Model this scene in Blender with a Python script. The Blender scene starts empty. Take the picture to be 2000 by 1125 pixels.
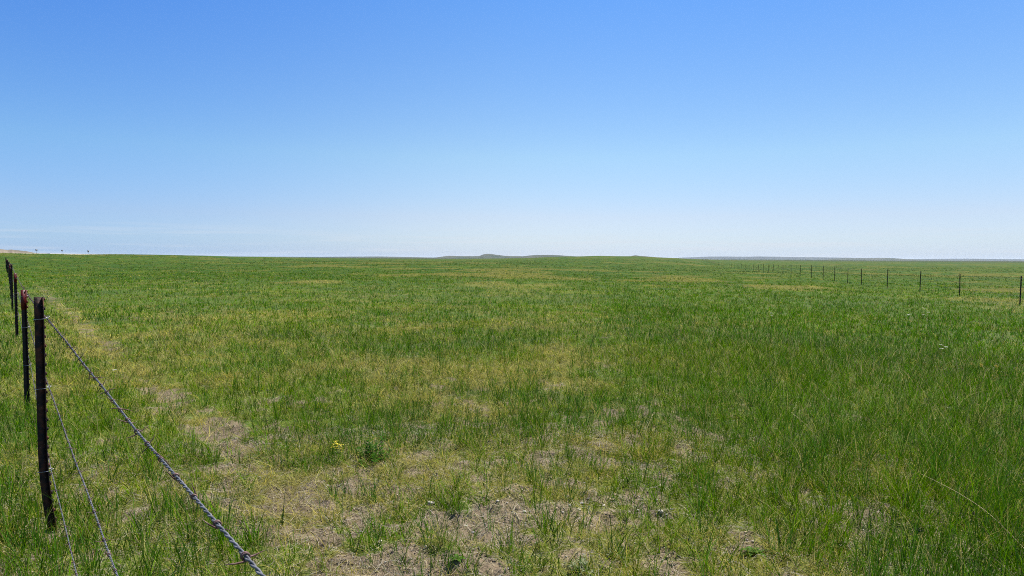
import bpy, bmesh, math, random
import numpy as np
from mathutils import Vector, Matrix

random.seed(7)
rng = np.random.default_rng(11)
SC = bpy.context.scene
COL = SC.collection
RAD = math.radians

# ------------------------------------------------------------------ camera
EYE = 1.6
PITCH, ROLL = RAD(2.545), RAD(0.30)
cam_d = bpy.data.cameras.new("camera")
cam = bpy.data.objects.new("camera", cam_d)
COL.objects.link(cam)
cam_d.sensor_width = 36.0
cam_d.lens = 24.0
cam_d.clip_start = 0.05
cam_d.clip_end = 60000.0
_r = Vector((1, 0, 0)); _u = Vector((0, math.sin(PITCH), math.cos(PITCH))); _f = Vector((0, math.cos(PITCH), -math.sin(PITCH)))
_r2 = _r * math.cos(ROLL) + _u * math.sin(ROLL); _u2 = _u * math.cos(ROLL) - _r * math.sin(ROLL)
cam.matrix_world = Matrix(((_r2.x, _u2.x, -_f.x, 0), (_r2.y, _u2.y, -_f.y, 0), (_r2.z, _u2.z, -_f.z, EYE), (0, 0, 0, 1)))
SC.camera = cam

# ------------------------------------------------------------------ light
SUN_EL, SUN_AZ = RAD(60), RAD(48)          # azimuth from +Y towards +X
w = bpy.data.worlds.new("World"); SC.world = w
w.use_nodes = True
nt = w.node_tree; nt.nodes.clear()
def N(t, kind, **kw):
    n = t.nodes.new(kind)
    for k, v in kw.items(): setattr(n, k, v)
    return n
wo = N(nt, 'ShaderNodeOutputWorld'); bg = N(nt, 'ShaderNodeBackground')
sky = N(nt, 'ShaderNodeTexSky', sky_type='NISHITA', sun_disc=False, sun_elevation=SUN_EL, sun_rotation=SUN_AZ,
        air_density=1.0, dust_density=0.4, ozone_density=2.0, altitude=800)
# clear, dry prairie air: the sky model's low band is cooled and its upper part deepened by elevation
tcw = N(nt, 'ShaderNodeTexCoord'); sep = N(nt, 'ShaderNodeSeparateXYZ'); nt.links.new(tcw.outputs['Generated'], sep.inputs[0])
rmp = N(nt, 'ShaderNodeValToRGB'); el = rmp.color_ramp.elements
SKY_STOPS = [(0.0, (0.42, 0.52, 0.83)), (0.0247, (0.50, 0.55, 0.73)), (0.059, (0.58, 0.57, 0.68)), (0.144, (0.61, 0.685, 0.715)), (0.352, (0.41, 0.665, 0.93)), (1.0, (0.38, 0.64, 0.92))]
while len(el) < len(SKY_STOPS): el.new(0.5)
for k_, (p_, c_) in enumerate(SKY_STOPS): el[k_].position = p_; el[k_].color = (*c_, 1)
nt.links.new(sep.outputs['Z'], rmp.inputs[0])
vm = N(nt, 'ShaderNodeVectorMath', operation='MULTIPLY'); nt.links.new(sky.outputs[0], vm.inputs[0]); nt.links.new(rmp.outputs[0], vm.inputs[1])
# away from the sun the blue deepens; below the sun it pales and dulls
mrx = N(nt, 'ShaderNodeMapRange'); mrx.inputs['From Min'].default_value = -0.62; mrx.inputs['From Max'].default_value = 0.62; nt.links.new(sep.outputs['X'], mrx.inputs['Value'])
rx = N(nt, 'ShaderNodeValToRGB'); ex = rx.color_ramp.elements; ex.new(0.5); rx.color_ramp.interpolation = 'EASE'
for k_, (p_, c_) in enumerate([(0.0, (0.66, 0.82, 1.0)), (0.5, (0.95, 0.95, 0.95)), (1.0, (0.80, 0.82, 0.84))]): ex[k_].position = p_; ex[k_].color = (*c_, 1)
nt.links.new(mrx.outputs[0], rx.inputs[0])
vx = N(nt, 'ShaderNodeVectorMath', operation='MULTIPLY'); nt.links.new(vm.outputs[0], vx.inputs[0]); nt.links.new(rx.outputs[0], vx.inputs[1])
vs = N(nt, 'ShaderNodeVectorMath', operation='SCALE'); vs.inputs['Scale'].default_value = 1.3; nt.links.new(vx.outputs[0], vs.inputs[0])
# faint thin streaks of high cloud low over the horizon
mpw = N(nt, 'ShaderNodeMapping'); mpw.inputs['Scale'].default_value = (5, 5, 150); nt.links.new(tcw.outputs['Generated'], mpw.inputs['Vector'])
nzw = N(nt, 'ShaderNodeTexNoise'); nzw.inputs['Scale'].default_value = 1.0; nzw.inputs['Detail'].default_value = 5; nt.links.new(mpw.outputs[0], nzw.inputs['Vector'])
mk = N(nt, 'ShaderNodeMapRange', interpolation_type='SMOOTHSTEP'); mk.inputs['From Min'].default_value = 0.055; mk.inputs['From Max'].default_value = 0.012; nt.links.new(sep.outputs['Z'], mk.inputs['Value'])
cr = N(nt, 'ShaderNodeMapRange', interpolation_type='SMOOTHSTEP'); cr.inputs['From Min'].default_value = 0.45; cr.inputs['From Max'].default_value = 0.68; nt.links.new(nzw.outputs['Fac'], cr.inputs['Value'])
mm = N(nt, 'ShaderNodeMath', operation='MULTIPLY'); nt.links.new(mk.outputs[0], mm.inputs[0]); nt.links.new(cr.outputs[0], mm.inputs[1])
ml = N(nt, 'ShaderNodeMath', operation='MULTIPLY'); nt.links.new(mm.outputs[0], ml.inputs[0]); ml.inputs[1].default_value = 0.4
cl = N(nt, 'ShaderNodeMix', data_type='RGBA'); nt.links.new(ml.outputs[0], cl.inputs[0]); nt.links.new(vs.outputs[0], cl.inputs[6]); cl.inputs[7].default_value = (4.7, 5.0, 5.5, 1)
nt.links.new(cl.outputs[2], bg.inputs['Color'])
bg.inputs['Strength'].default_value = 0.082
nt.links.new(bg.outputs[0], wo.inputs['Surface'])

sd = bpy.data.lights.new("sun", 'SUN'); sd.energy = 5.0; sd.angle = RAD(0.53); sd.color = (1.0, 0.95, 0.86)
so = bpy.data.objects.new("sun", sd); COL.objects.link(so)
sun_dir = Vector((math.sin(SUN_AZ) * math.cos(SUN_EL), math.cos(SUN_AZ) * math.cos(SUN_EL), math.sin(SUN_EL)))
so.rotation_euler = sun_dir.to_track_quat('Z', 'Y').to_euler()
so.location = (0, 0, 30)

SC.view_settings.view_transform = 'Standard'
SC.view_settings.look = 'None'
SC.view_settings.exposure = 0.9
SC.view_settings.gamma = 1.0
SC.cycles.volume_bounces = 0
SC.cycles.max_bounces = 6
SC.cycles.transparent_max_bounces = 4
SC.cycles.filter_width = 1.0
SC.cycles.use_denoising = False
SC.cycles.denoising_input_passes = 'RGB_ALBEDO_NORMAL'
SC.cycles.denoising_prefilter = 'NONE'

# ------------------------------------------------------------------ noise
def _hash(ix, iy, s):
    h = (ix.astype(np.int64) * 374761393 + iy.astype(np.int64) * 668265263 + s * 974634777) & 0xFFFFFFFF
    h = ((h ^ (h >> 13)) * 1274126177) & 0xFFFFFFFF
    h = h ^ (h >> 16)
    return (h & 0xFFFFFF).astype(np.float64) / 0xFFFFFF
def vnoise(x, y, s):
    ix = np.floor(x); iy = np.floor(y); fx = x - ix; fy = y - iy
    fx = fx * fx * fx * (fx * (fx * 6 - 15) + 10); fy = fy * fy * fy * (fy * (fy * 6 - 15) + 10)
    a = _hash(ix, iy, s); b = _hash(ix + 1, iy, s); c = _hash(ix, iy + 1, s); d = _hash(ix + 1, iy + 1, s)
    return (a * (1 - fx) + b * fx) * (1 - fy) + (c * (1 - fx) + d * fx) * fy
def fbm(x, y, s, o=4, g=0.5):
    x = np.asarray(x, float); y = np.asarray(y, float)
    t = 0; a = 1.0; n = 0
    for k in range(o):
        cx, cy = x * 0.8 - y * 0.6, x * 0.6 + y * 0.8
        t = t + a * vnoise(cx, cy, s + k * 17); n += a; a *= g
        x, y = cx * 2.03 + 11.3, cy * 2.03 - 7.1
    return t / n
def sst(a, b, x):
    t = np.clip((x - a) / (b - a), 0, 1); return t * t * (3 - 2 * t)

# ------------------------------------------------------------------ terrain
F0 = np.array([-2.70, 3.93]); FD = np.array([-0.597, 0.802]); FN = np.array([0.802, 0.597])   # left fence: a post, its run, its field side
# skyline of the prairie by bearing: bearing (deg from +Y, + right), distance of the crest, height of the crest above the ground at the camera
SKY_AZ = np.array([-180, -60, -44, -36.9, -31, -24.2, -16.7, -11.3, -6.4, 0.0, 4.3, 7.3, 10.6, 14.3, 17.5, 24, 36.9, 60, 180.0])
SKY_R = np.array([400, 350, 320, 300, 320, 400, 600, 650, 700, 650, 620, 600, 600, 600, 900, 1300, 1500, 1500, 400.0])
SKY_Z = np.array([0, 2.1, 2.2, 2.2, 2.1, 1.95, 0.55, 0.1, -0.2, 1.0, 2.65, 3.5, 3.2, 1.5, -0.1, -0.5, -0.65, -1.2, 0.0])
def base_z(x, y):
    x = np.asarray(x, float); y = np.asarray(y, float)
    r = np.hypot(x, y) + 1e-6; az = np.degrees(np.arctan2(x, y))
    z = -1.1 * np.tanh(np.maximum(x - 1.0, 0) * 0.0165 / 1.1)
    z = z + (fbm(x / 7, y / 7, 3, 3) - 0.5) * 0.16 * sst(5, 14, r)
    z = z + (fbm(x / 45, y / 45, 5, 3) - 0.5) * 0.7 * sst(40, 140, r)
    rc = np.interp(az, SKY_AZ, SKY_R); zc = np.interp(az, SKY_AZ, SKY_Z)
    zc = zc + (fbm(az * 0.35, r * 0, 9, 3) - 0.5) * 0.5
    t = sst(np.where(az < -20, 0.42, 0.12), 1.0, r / rc)
    z = z * (1 - t) + zc * t
    t2 = sst(1.0, 2.4, r / rc)
    z = z * (1 - t2) + (-3.2 + (fbm(x / 500, y / 500, 21, 3) - 0.5) * 2.5) * t2
    z = z + 0.16 * np.exp(-((x - 1.6) ** 2 + (y + 1.85) ** 2) / 0.9)
    return z
def fence_dist(x, y):
    return (x - F0[0]) * FN[0] + (y - F0[1]) * FN[1]
def trail(x, y):
    pd = fence_dist(x, y) - 1.22 - (fbm(x / 2.5, y / 2.5, 31, 3) - 0.5) * 0.5
    return np.exp(-(pd / 0.23) ** 2) * sst(70, 25, np.hypot(x, y))
def bare(x, y):
    nb = 0.66 * fbm(x / 0.17, y / 0.17, 41, 3) + 0.34 * fbm(x / 0.8, y / 0.8, 43, 3)
    fg = np.exp(-((x + 0.45) / 2.2) ** 2 - (np.maximum(y - 3.7, 0) / 2.1) ** 2)
    lush = sst(0.9, 2.4, x - 0.05 * y)
    left = sst(0.35, -0.2, fence_dist(x, y))
    T = 0.375 + 0.12 * fg + 0.13 * trail(x, y) - 0.07 * lush * (1 - 0.6 * fg) - 0.06 * left
    T = T - 0.15 * sst(6.0, 11, np.hypot(x, y)) * (1 - 0.8 * trail(x, y)) + 0.16 * np.exp(-((x + 2.58) ** 2 + (y - 3.78) ** 2) / 0.03)
    return sst(0.06, -0.06, nb - T)
def ground_z(x, y):
    r = np.hypot(x, y)
    z = base_z(x, y)
    near = sst(26, 10, r)
    micro = (fbm(x / 0.6, y / 0.6, 51, 3) - 0.5) * 0.07 + (fbm(x / 0.11, y / 0.11, 53, 3) - 0.5) * 0.065 + (fbm(x / 0.035, y / 0.035, 55, 2) - 0.5) * 0.026 * sst(9, 6, r)
    micro = micro - 0.03 * trail(x, y)
    return z + micro * near

C_GREEN = np.array((0.080, 0.172, 0.001)); C_LIME = np.array((0.146, 0.208, 0.002)); C_TEAL = np.array((0.042, 0.122, 0.013))
C_DEEP = np.array((0.048, 0.130, 0.001)); C_STRAW = np.array((0.31, 0.26, 0.040)); C_GREY = np.array((0.27, 0.255, 0.085))
C_SOIL = np.array((0.136, 0.107, 0.072))
def fields(x, y):
    """how dry, teal, deep and lime the sward is at a place, each 0..1"""
    r = np.hypot(x, y)
    a = fbm(x / 0.9, y / 0.9, 61, 3); b = fbm(x / 3.2, y / 3.2, 63, 3); c = fbm(x / 11, y / 11, 65, 3); d = fbm(x / 48, y / 48, 67, 3)
    lush = sst(0.3, 3.2, x - 0.06 * y) * sst(60, 20, r)
    left = sst(0.35, -0.3, fence_dist(x, y)) * sst(60, 20, r)
    strip = np.exp(-((fence_dist(x, y) - 0.75) / 0.5) ** 2) * sst(40, 12, r)
    band = np.exp(-((x + 0.8 - 0.15 * (y - 9)) / 2.4) ** 2 - ((y - 9) / 4.0) ** 2)
    dry = sst(0.40, 0.70, 0.54 * a + 0.34 * b + 0.12 * c + 0.05 * band + 0.06 * strip - 0.10 * lush - 0.05 * left - 0.09 * sst(14, 30, r))
    far_patch = sst(0.60, 0.645, 0.6 * fbm(x / 6, y / 8, 71, 3) + 0.4 * fbm(x / 30, y / 40, 73, 2)) * sst(24, 50, r)
    dry = np.clip(np.maximum(dry, far_patch), 0, 1)
    teal = sst(0.50, 0.66, fbm(x / 2.0, y / 2.0, 75, 3) + 0.04 * lush + 0.08 * left - 0.05 * strip)
    deep = sst(0.44, 0.62, 0.5 * fbm(x / 4.5, y / 4.5, 77, 3) + 0.5 * d + 0.08 * lush)
    lime = sst(0.46, 0.62, fbm(x / 1.6, y / 1.6, 79, 3) + 0.07 * strip - 0.08 * lush)
    return dry, teal, deep, lime, lush
def sward_colour(x, y):
    dry, teal, deep, lime, lush = fields(x, y)
    m = lambda p, q, t: p * (1 - t[..., None]) + q * t[..., None]
    c = np.broadcast_to(C_GREEN, x.shape + (3,))
    c = m(c, C_LIME, 0.55 * lime); c = m(c, C_DEEP, 0.6 * deep); c = m(c, C_TEAL, 0.5 * teal); c = m(c, C_STRAW * 0.85, 0.55 * dry)
    return c

# ------------------------------------------------------------------ object helpers
def tag(o, label=None, cat=None, group=None, kind=None):
    if label: o['label'] = label
    if cat: o['category'] = cat
    if group: o['group'] = group
    if kind: o['kind'] = kind
    return o
def mesh_from(name, V, quads=None, tris=None, smooth=False, col=None):
    me = bpy.data.meshes.new(name)
    V = np.ascontiguousarray(V, np.float32)
    me.vertices.add(len(V)); me.vertices.foreach_set('co', V.ravel())
    parts = []; tot = []
    if quads is not None and len(quads): parts.append(np.asarray(quads, np.int32).ravel()); tot.append(np.full(len(quads), 4, np.int32))
    if tris is not None and len(tris): parts.append(np.asarray(tris, np.int32).ravel()); tot.append(np.full(len(tris), 3, np.int32))
    li = np.concatenate(parts); tot = np.concatenate(tot); st = np.concatenate(([0], np.cumsum(tot)[:-1])).astype(np.int32)
    me.loops.add(len(li)); me.loops.foreach_set('vertex_index', li)
    me.polygons.add(len(tot)); me.polygons.foreach_set('loop_start', st); me.polygons.foreach_set('loop_total', tot)
    if smooth: me.polygons.foreach_set('use_smooth', np.ones(len(tot), bool))
    me.update(calc_edges=True)
    if col is not None:
        at = me.attributes.new('Col', 'FLOAT_COLOR', 'POINT')
        c4 = np.ones((len(V), 4), np.float32); c4[:, :3] = col
        at.data.foreach_set('color', c4.ravel())
    return me
def link(name, me, mat=None, parent=None, loc=None):
    o = bpy.data.objects.new(name, me); COL.objects.link(o)
    if mat and me and not me.materials: me.materials.append(mat)
    if parent: o.parent = parent
    if loc is not None: o.location = loc
    return o
def empty(name, loc, rz=0.0):
    o = bpy.data.objects.new(name, None); COL.objects.link(o); o.location = loc; o.rotation_euler = (0, 0, rz); o.empty_display_size = 0.1
    return o
class MB:
    """collects tubes, boxes and leaves into one mesh"""
    def __init__(s): s.V = []; s.Q = []; s.T = []; s.n = 0
    def add(s, V, Q=(), T=()):
        s.V.append(np.asarray(V, float)); s.Q += [tuple(i + s.n for i in q) for q in Q]; s.T += [tuple(i + s.n for i in t) for t in T]; s.n += len(V)
    def box(s, a, b):
        (x0, y0, z0), (x1, y1, z1) = a, b
        V = [(x0, y0, z0), (x1, y0, z0), (x1, y1, z0), (x0, y1, z0), (x0, y0, z1), (x1, y0, z1), (x1, y1, z1), (x0, y1, z1)]
        s.add(V, [(0, 3, 2, 1), (4, 5, 6, 7), (0, 1, 5, 4), (1, 2, 6, 5), (2, 3, 7, 6), (3, 0, 4, 7)])
    def tube(s, P, R, k=6, cap=True):
        P = np.asarray(P, float); n = len(P); R = np.broadcast_to(np.asarray(R, float), (n,))
        T = np.gradient(P, axis=0); T /= np.linalg.norm(T, axis=1)[:, None] + 1e-12
        ref = np.array((0, 0, 1.0)) if abs(T[0, 2]) < 0.9 else np.array((1.0, 0, 0))
        A = np.cross(T, ref); A /= np.linalg.norm(A, axis=1)[:, None] + 1e-12; B = np.cross(T, A)
        th = np.arange(k) * 2 * np.pi / k
        V = P[:, None, :] + R[:, None, None] * (A[:, None, :] * np.cos(th)[None, :, None] + B[:, None, :] * np.sin(th)[None, :, None])
        Q = [(i * k + j, i * k + (j + 1) % k, (i + 1) * k + (j + 1) % k, (i + 1) * k + j) for i in range(n - 1) for j in range(k)]
        V = V.reshape(-1, 3); TT = []
        if cap:
            V = np.vstack([V, P[0], P[-1]])
            TT = [(n * k, (j + 1) % k, j) for j in range(k)] + [(n * k + 1, (n - 1) * k + j, (n - 1) * k + (j + 1) % k) for j in range(k)]
        s.add(V, Q, TT)
    def leaf(s, root, d, up, L, W, k=4, bend=0.3):
        root = np.asarray(root, float); d = np.asarray(d, float) / np.linalg.norm(d); up = np.asarray(up, float)
        sd_ = np.cross(d, up); sd_ /= np.linalg.norm(sd_) + 1e-9; nrm = np.cross(sd_, d)
        V = []; 
        for i in range(k + 1):
            t = i / k; c = root + d * L * t - np.array((0, 0, 1.0)) * bend * L * t * t; ww = W * math.sin(math.pi * min(0.97, 0.12 + 0.85 * t)) * 0.5
            V += [c - sd_ * ww + nrm * ww * 0.35, c, c + sd_ * ww + nrm * ww * 0.35]
        Q = []
        for i in range(k): Q += [(3 * i, 3 * i + 1, 3 * i + 4, 3 * i + 3), (3 * i + 1, 3 * i + 2, 3 * i + 5, 3 * i + 4)]
        s.add(V, Q)
    def mesh(s, name, smooth=False): return mesh_from(name, np.vstack(s.V), s.Q, s.T, smooth)

# ------------------------------------------------------------------ materials
def new_mat(name):
    m = bpy.data.materials.new(name); m.use_nodes = True; t = m.node_tree
    return m, t, t.nodes['Principled BSDF'], t.nodes['Material Output']
def ramp(t, stops):
    r = N(t, 'ShaderNodeValToRGB'); e = r.color_ramp.elements
    while len(e) < len(stops): e.new(0.5)
    for k, (p, c) in enumerate(stops): e[k].position = p; e[k].color = (*c, 1)
    return r
def noise_mat(name, c0, c1, scale, rough=0.7, metal=0.0, detail=5, bump=0.0, bscale=None, lo=0.35, hi=0.65, spec=0.3):
    m, t, p, o = new_mat(name)
    tc = N(t, 'ShaderNodeTexCoord'); nz = N(t, 'ShaderNodeTexNoise'); nz.inputs['Scale'].default_value = scale; nz.inputs['Detail'].default_value = detail
    t.links.new(tc.outputs['Object'], nz.inputs['Vector'])
    r = ramp(t, [(lo, c0), (hi, c1)]); t.links.new(nz.outputs['Fac'], r.inputs[0]); t.links.new(r.outputs[0], p.inputs['Base Color'])
    p.inputs['Roughness'].default_value = rough; p.inputs['Metallic'].default_value = metal; p.inputs['Specular IOR Level'].default_value = spec
    if bump:
        b = N(t, 'ShaderNodeBump'); b.inputs['Strength'].default_value = bump; b.inputs['Distance'].default_value = 0.01
        n2 = N(t, 'ShaderNodeTexNoise'); n2.inputs['Scale'].default_value = bscale or scale * 3; n2.inputs['Detail'].default_value = 6
        t.links.new(tc.outputs['Object'], n2.inputs['Vector']); t.links.new(n2.outputs['Fac'], b.inputs['Height']); t.links.new(b.outputs[0], p.inputs['Normal'])
    return m
def leaf_mat(name, colour=None, trans=0.35, rough=0.55, spec=0.25):
    m, t, p, o = new_mat(name)
    tr = N(t, 'ShaderNodeBsdfTranslucent'); mx = N(t, 'ShaderNodeMixShader'); mx.inputs[0].default_value = trans
    if colour is None:
        at = N(t, 'ShaderNodeAttribute', attribute_name='Col'); src = at.outputs['Color']
    else:
        tc = N(t, 'ShaderNodeTexCoord'); nz = N(t, 'ShaderNodeTexNoise'); nz.inputs['Scale'].default_value = 40
        t.links.new(tc.outputs['Object'], nz.inputs['Vector'])
        r = ramp(t, [(0.3, tuple(v * 0.7 for v in colour)), (0.7, tuple(min(1, v * 1.25) for v in colour))]); t.links.new(nz.outputs['Fac'], r.inputs[0]); src = r.outputs[0]
    t.links.new(src, p.inputs['Base Color']); t.links.new(src, tr.inputs['Color'])
    p.inputs['Roughness'].default_value = rough; p.inputs['Specular IOR Level'].default_value = spec
    t.links.new(p.outputs[0], mx.inputs[1]); t.links.new(tr.outputs[0], mx.inputs[2]); t.links.new(mx.outputs[0], o.inputs['Surface'])
    return m
M_POST = noise_mat('weathered post steel', (0.012, 0.009, 0.009), (0.045, 0.020, 0.012), 18, 0.65, 0.0, bump=0.4, lo=0.45, hi=0.75)
M_RUSTPOST = noise_mat('rusty post steel', (0.012, 0.008, 0.008), (0.13, 0.040, 0.016), 22, 0.75, 0.0, bump=0.5, lo=0.45, hi=0.8)
M_RED = noise_mat('chipped red paint', (0.10, 0.008, 0.010), (0.035, 0.008, 0.010), 30, 0.5, 0.0, lo=0.5, hi=0.85)
M_WIRE = noise_mat('galvanised wire', (0.055, 0.055, 0.062), (0.19, 0.19, 0.205), 90, 0.55, 0.2, lo=0.3, hi=0.7)
M_BARB = noise_mat('rusty barb wire', (0.07, 0.035, 0.03), (0.18, 0.115, 0.105), 120, 0.6, 0.3)
M_CLIP = noise_mat('clip wire', (0.25, 0.25, 0.26), (0.45, 0.45, 0.46), 90, 0.45, 0.5)
M_GRASS = leaf_mat('grass blades', trans=0.34, rough=0.7, spec=0.0)
M_LITTER = leaf_mat('dead grass litter', trans=0.1, rough=0.7)
M_STONE = None

# ------------------------------------------------------------------ ground
def ground():
    def steps(r0, r1, q):
        n = max(2, int(math.log(r1 / r0) / math.log(q))); return list(np.geomspace(r0, r1, n, endpoint=False))
    rr = np.array(steps(0.5, 2.2, 1.05) + steps(2.2, 6, 1.0035) + steps(6, 12, 1.008) + steps(12, 40, 1.014) + steps(40, 14000, 1.022) + [14000.0])
    az = np.concatenate([np.arange(-180, -60, 3.0), np.arange(-60, -50, 0.5), np.arange(-50, 50, 0.12), np.arange(50, 60, 0.5), np.arange(60, 180, 3.0)])
    A = np.radians(az); na = len(A); nr = len(rr)
    X = rr[:, None] * np.sin(A)[None]; Y = rr[:, None] * np.cos(A)[None]
    Z = ground_z(X, Y)
    V = np.stack([X, Y, Z], -1).reshape(-1, 3)
    V = np.vstack([V, [[0, 0, float(ground_z(np.array(0.0), np.array(0.0)))]]])
    i = np.arange(nr - 1)[:, None]; j = np.arange(na)[None]; j2 = (j + 1) % na
    Q = np.stack([i * na + j, (i + 1) * na + j, (i + 1) * na + j2, i * na + j2], -1).reshape(-1, 4)
    c = nr * na; jj = np.arange(na); T = np.stack([np.full(na, c), jj, (jj + 1) % na], -1)
    r = np.hypot(V[:, 0], V[:, 1])
    sw = sward_colour(V[:, 0], V[:, 1])
    # plains beyond the pasture: broad fields, greener and greyer
    pf = fbm(V[:, 0] / 700, V[:, 1] / 260, 81, 3)[:, None]
    far = np.array((0.070, 0.105, 0.030)) * (1 - sst(0.45, 0.6, pf)) + np.array((0.030, 0.072, 0.028)) * sst(0.45, 0.6, pf)
    far = far * (1 - 0.6 * sst(0.52, 0.66, fbm(V[:, 0] / 400, V[:, 1] / 400, 83, 3)[:, None])) + np.array((0.20, 0.17, 0.09)) * 0.6 * sst(0.52, 0.66, fbm(V[:, 0] / 400, V[:, 1] / 400, 83, 3)[:, None])
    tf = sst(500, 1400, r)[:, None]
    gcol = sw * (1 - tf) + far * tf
    b = np.clip(bare(V[:, 0], V[:, 1]) * 0.7 + 0.45, 0, 1) * sst(70, 18, r)
    soil = C_SOIL * (0.55 + 0.45 * sst(0.0, 0.7, bare(V[:, 0], V[:, 1])))[:, None] * (0.8 + 0.5 * fbm(V[:, 0] / 0.8, V[:, 1] / 0.8, 85, 4))[:, None]  # soil darkened under dense sward, imitating the shade between blades
    col = gcol * (0.8 - 0.36 * sst(18, 65, r))[:, None] * (1 - b[:, None]) + soil * b[:, None]  # sward colour lowered with distance, painting in the self-shadowing of the grass
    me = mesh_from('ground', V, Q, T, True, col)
    m, t, p, o = new_mat('prairie soil and sward')
    at = N(t, 'ShaderNodeAttribute', attribute_name='Col')
    geo = N(t, 'ShaderNodeNewGeometry')
    n1 = N(t, 'ShaderNodeTexNoise'); n1.inputs['Scale'].default_value = 9; n1.inputs['Detail'].default_value = 8; n1.inputs['Roughness'].default_value = 0.7
    n2 = N(t, 'ShaderNodeTexNoise'); n2.inputs['Scale'].default_value = 0.35; n2.inputs['Detail'].default_value = 6
    vo = N(t, 'ShaderNodeTexVoronoi'); vo.inputs['Scale'].default_value = 55
    for n in (n1, n2, vo): t.links.new(geo.outputs['Position'], n.inputs['Vector'])
    r1 = ramp(t, [(0.3, (0.62, 0.6, 0.58)), (0.72, (1.4, 1.38, 1.35))]); t.links.new(n1.outputs['Fac'], r1.inputs[0])
    r2 = ramp(t, [(0.3, (0.8, 0.8, 0.8)), (0.7, (1.2, 1.2, 1.2))]); t.links.new(n2.outputs['Fac'], r2.inputs[0])
    x1 = N(t, 'ShaderNodeMix', data_type='RGBA', blend_type='MULTIPLY'); x1.inputs[0].default_value = 1
    x2 = N(t, 'ShaderNodeMix', data_type='RGBA', blend_type='MULTIPLY'); x2.inputs[0].default_value = 1
    t.links.new(at.outputs['Color'], x1.inputs[6]); t.links.new(r1.outputs[0], x1.inputs[7])
    t.links.new(x1.outputs[2], x2.inputs[6]); t.links.new(r2.outputs[0], x2.inputs[7]); t.links.new(x2.outputs[2], p.inputs['Base Color'])
    p.inputs['Roughness'].default_value = 0.95; p.inputs['Specular IOR Level'].default_value = 0.1
    bp = N(t, 'ShaderNodeBump'); bp.inputs['Strength'].default_value = 0.7; bp.inputs['Distance'].default_value = 0.012
    ad = N(t, 'ShaderNodeMath', operation='ADD'); t.links.new(n1.outputs['Fac'], ad.inputs[0]); t.links.new(vo.outputs['Distance'], ad.inputs[1])
    t.links.new(ad.outputs[0], bp.inputs['Height']); t.links.new(bp.outputs[0], p.inputs['Normal'])
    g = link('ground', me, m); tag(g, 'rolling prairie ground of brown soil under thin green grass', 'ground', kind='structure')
ground()

# ------------------------------------------------------------------ grass
def blades(x, y, z, h, wd, az, lean, curl, waz, col, seg, twist=None):
    """ribbons: root x,y,z; height; width; azimuth of lean; lean and curl as fractions of height; facing"""
    n = len(x); V = np.zeros((n, seg + 1, 2, 3), np.float32)
    dx, dy = np.sin(az), np.cos(az)
    for k in range(seg + 1):
        s = k / seg
        off = h * (lean * s + curl * s * s)
        up = h * (s - 0.42 * np.clip(curl, 0, 1.6) * s * s)
        ww = wd * (1 - 0.93 * s ** 1.6) * 0.5
        a = waz + (0 if twist is None else twist * s)
        px, py = np.sin(a) * ww, np.cos(a) * ww
        cx, cy, cz = x + dx * off, y + dy * off, z + up
        V[:, k, 0] = np.stack([cx - px, cy - py, cz], -1); V[:, k, 1] = np.stack([cx + px, cy + py, cz], -1)
    base = (np.arange(n) * (seg + 1) * 2)[:, None]
    k = np.arange(seg)[None]
    Q = np.stack([base + 2 * k, base + 2 * k + 1, base + 2 * k + 3, base + 2 * k + 2], -1).reshape(-1, 4)
    C = np.repeat(col.astype(np.float32), (seg + 1) * 2, axis=0)
    return V.reshape(-1, 3), Q, C

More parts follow.
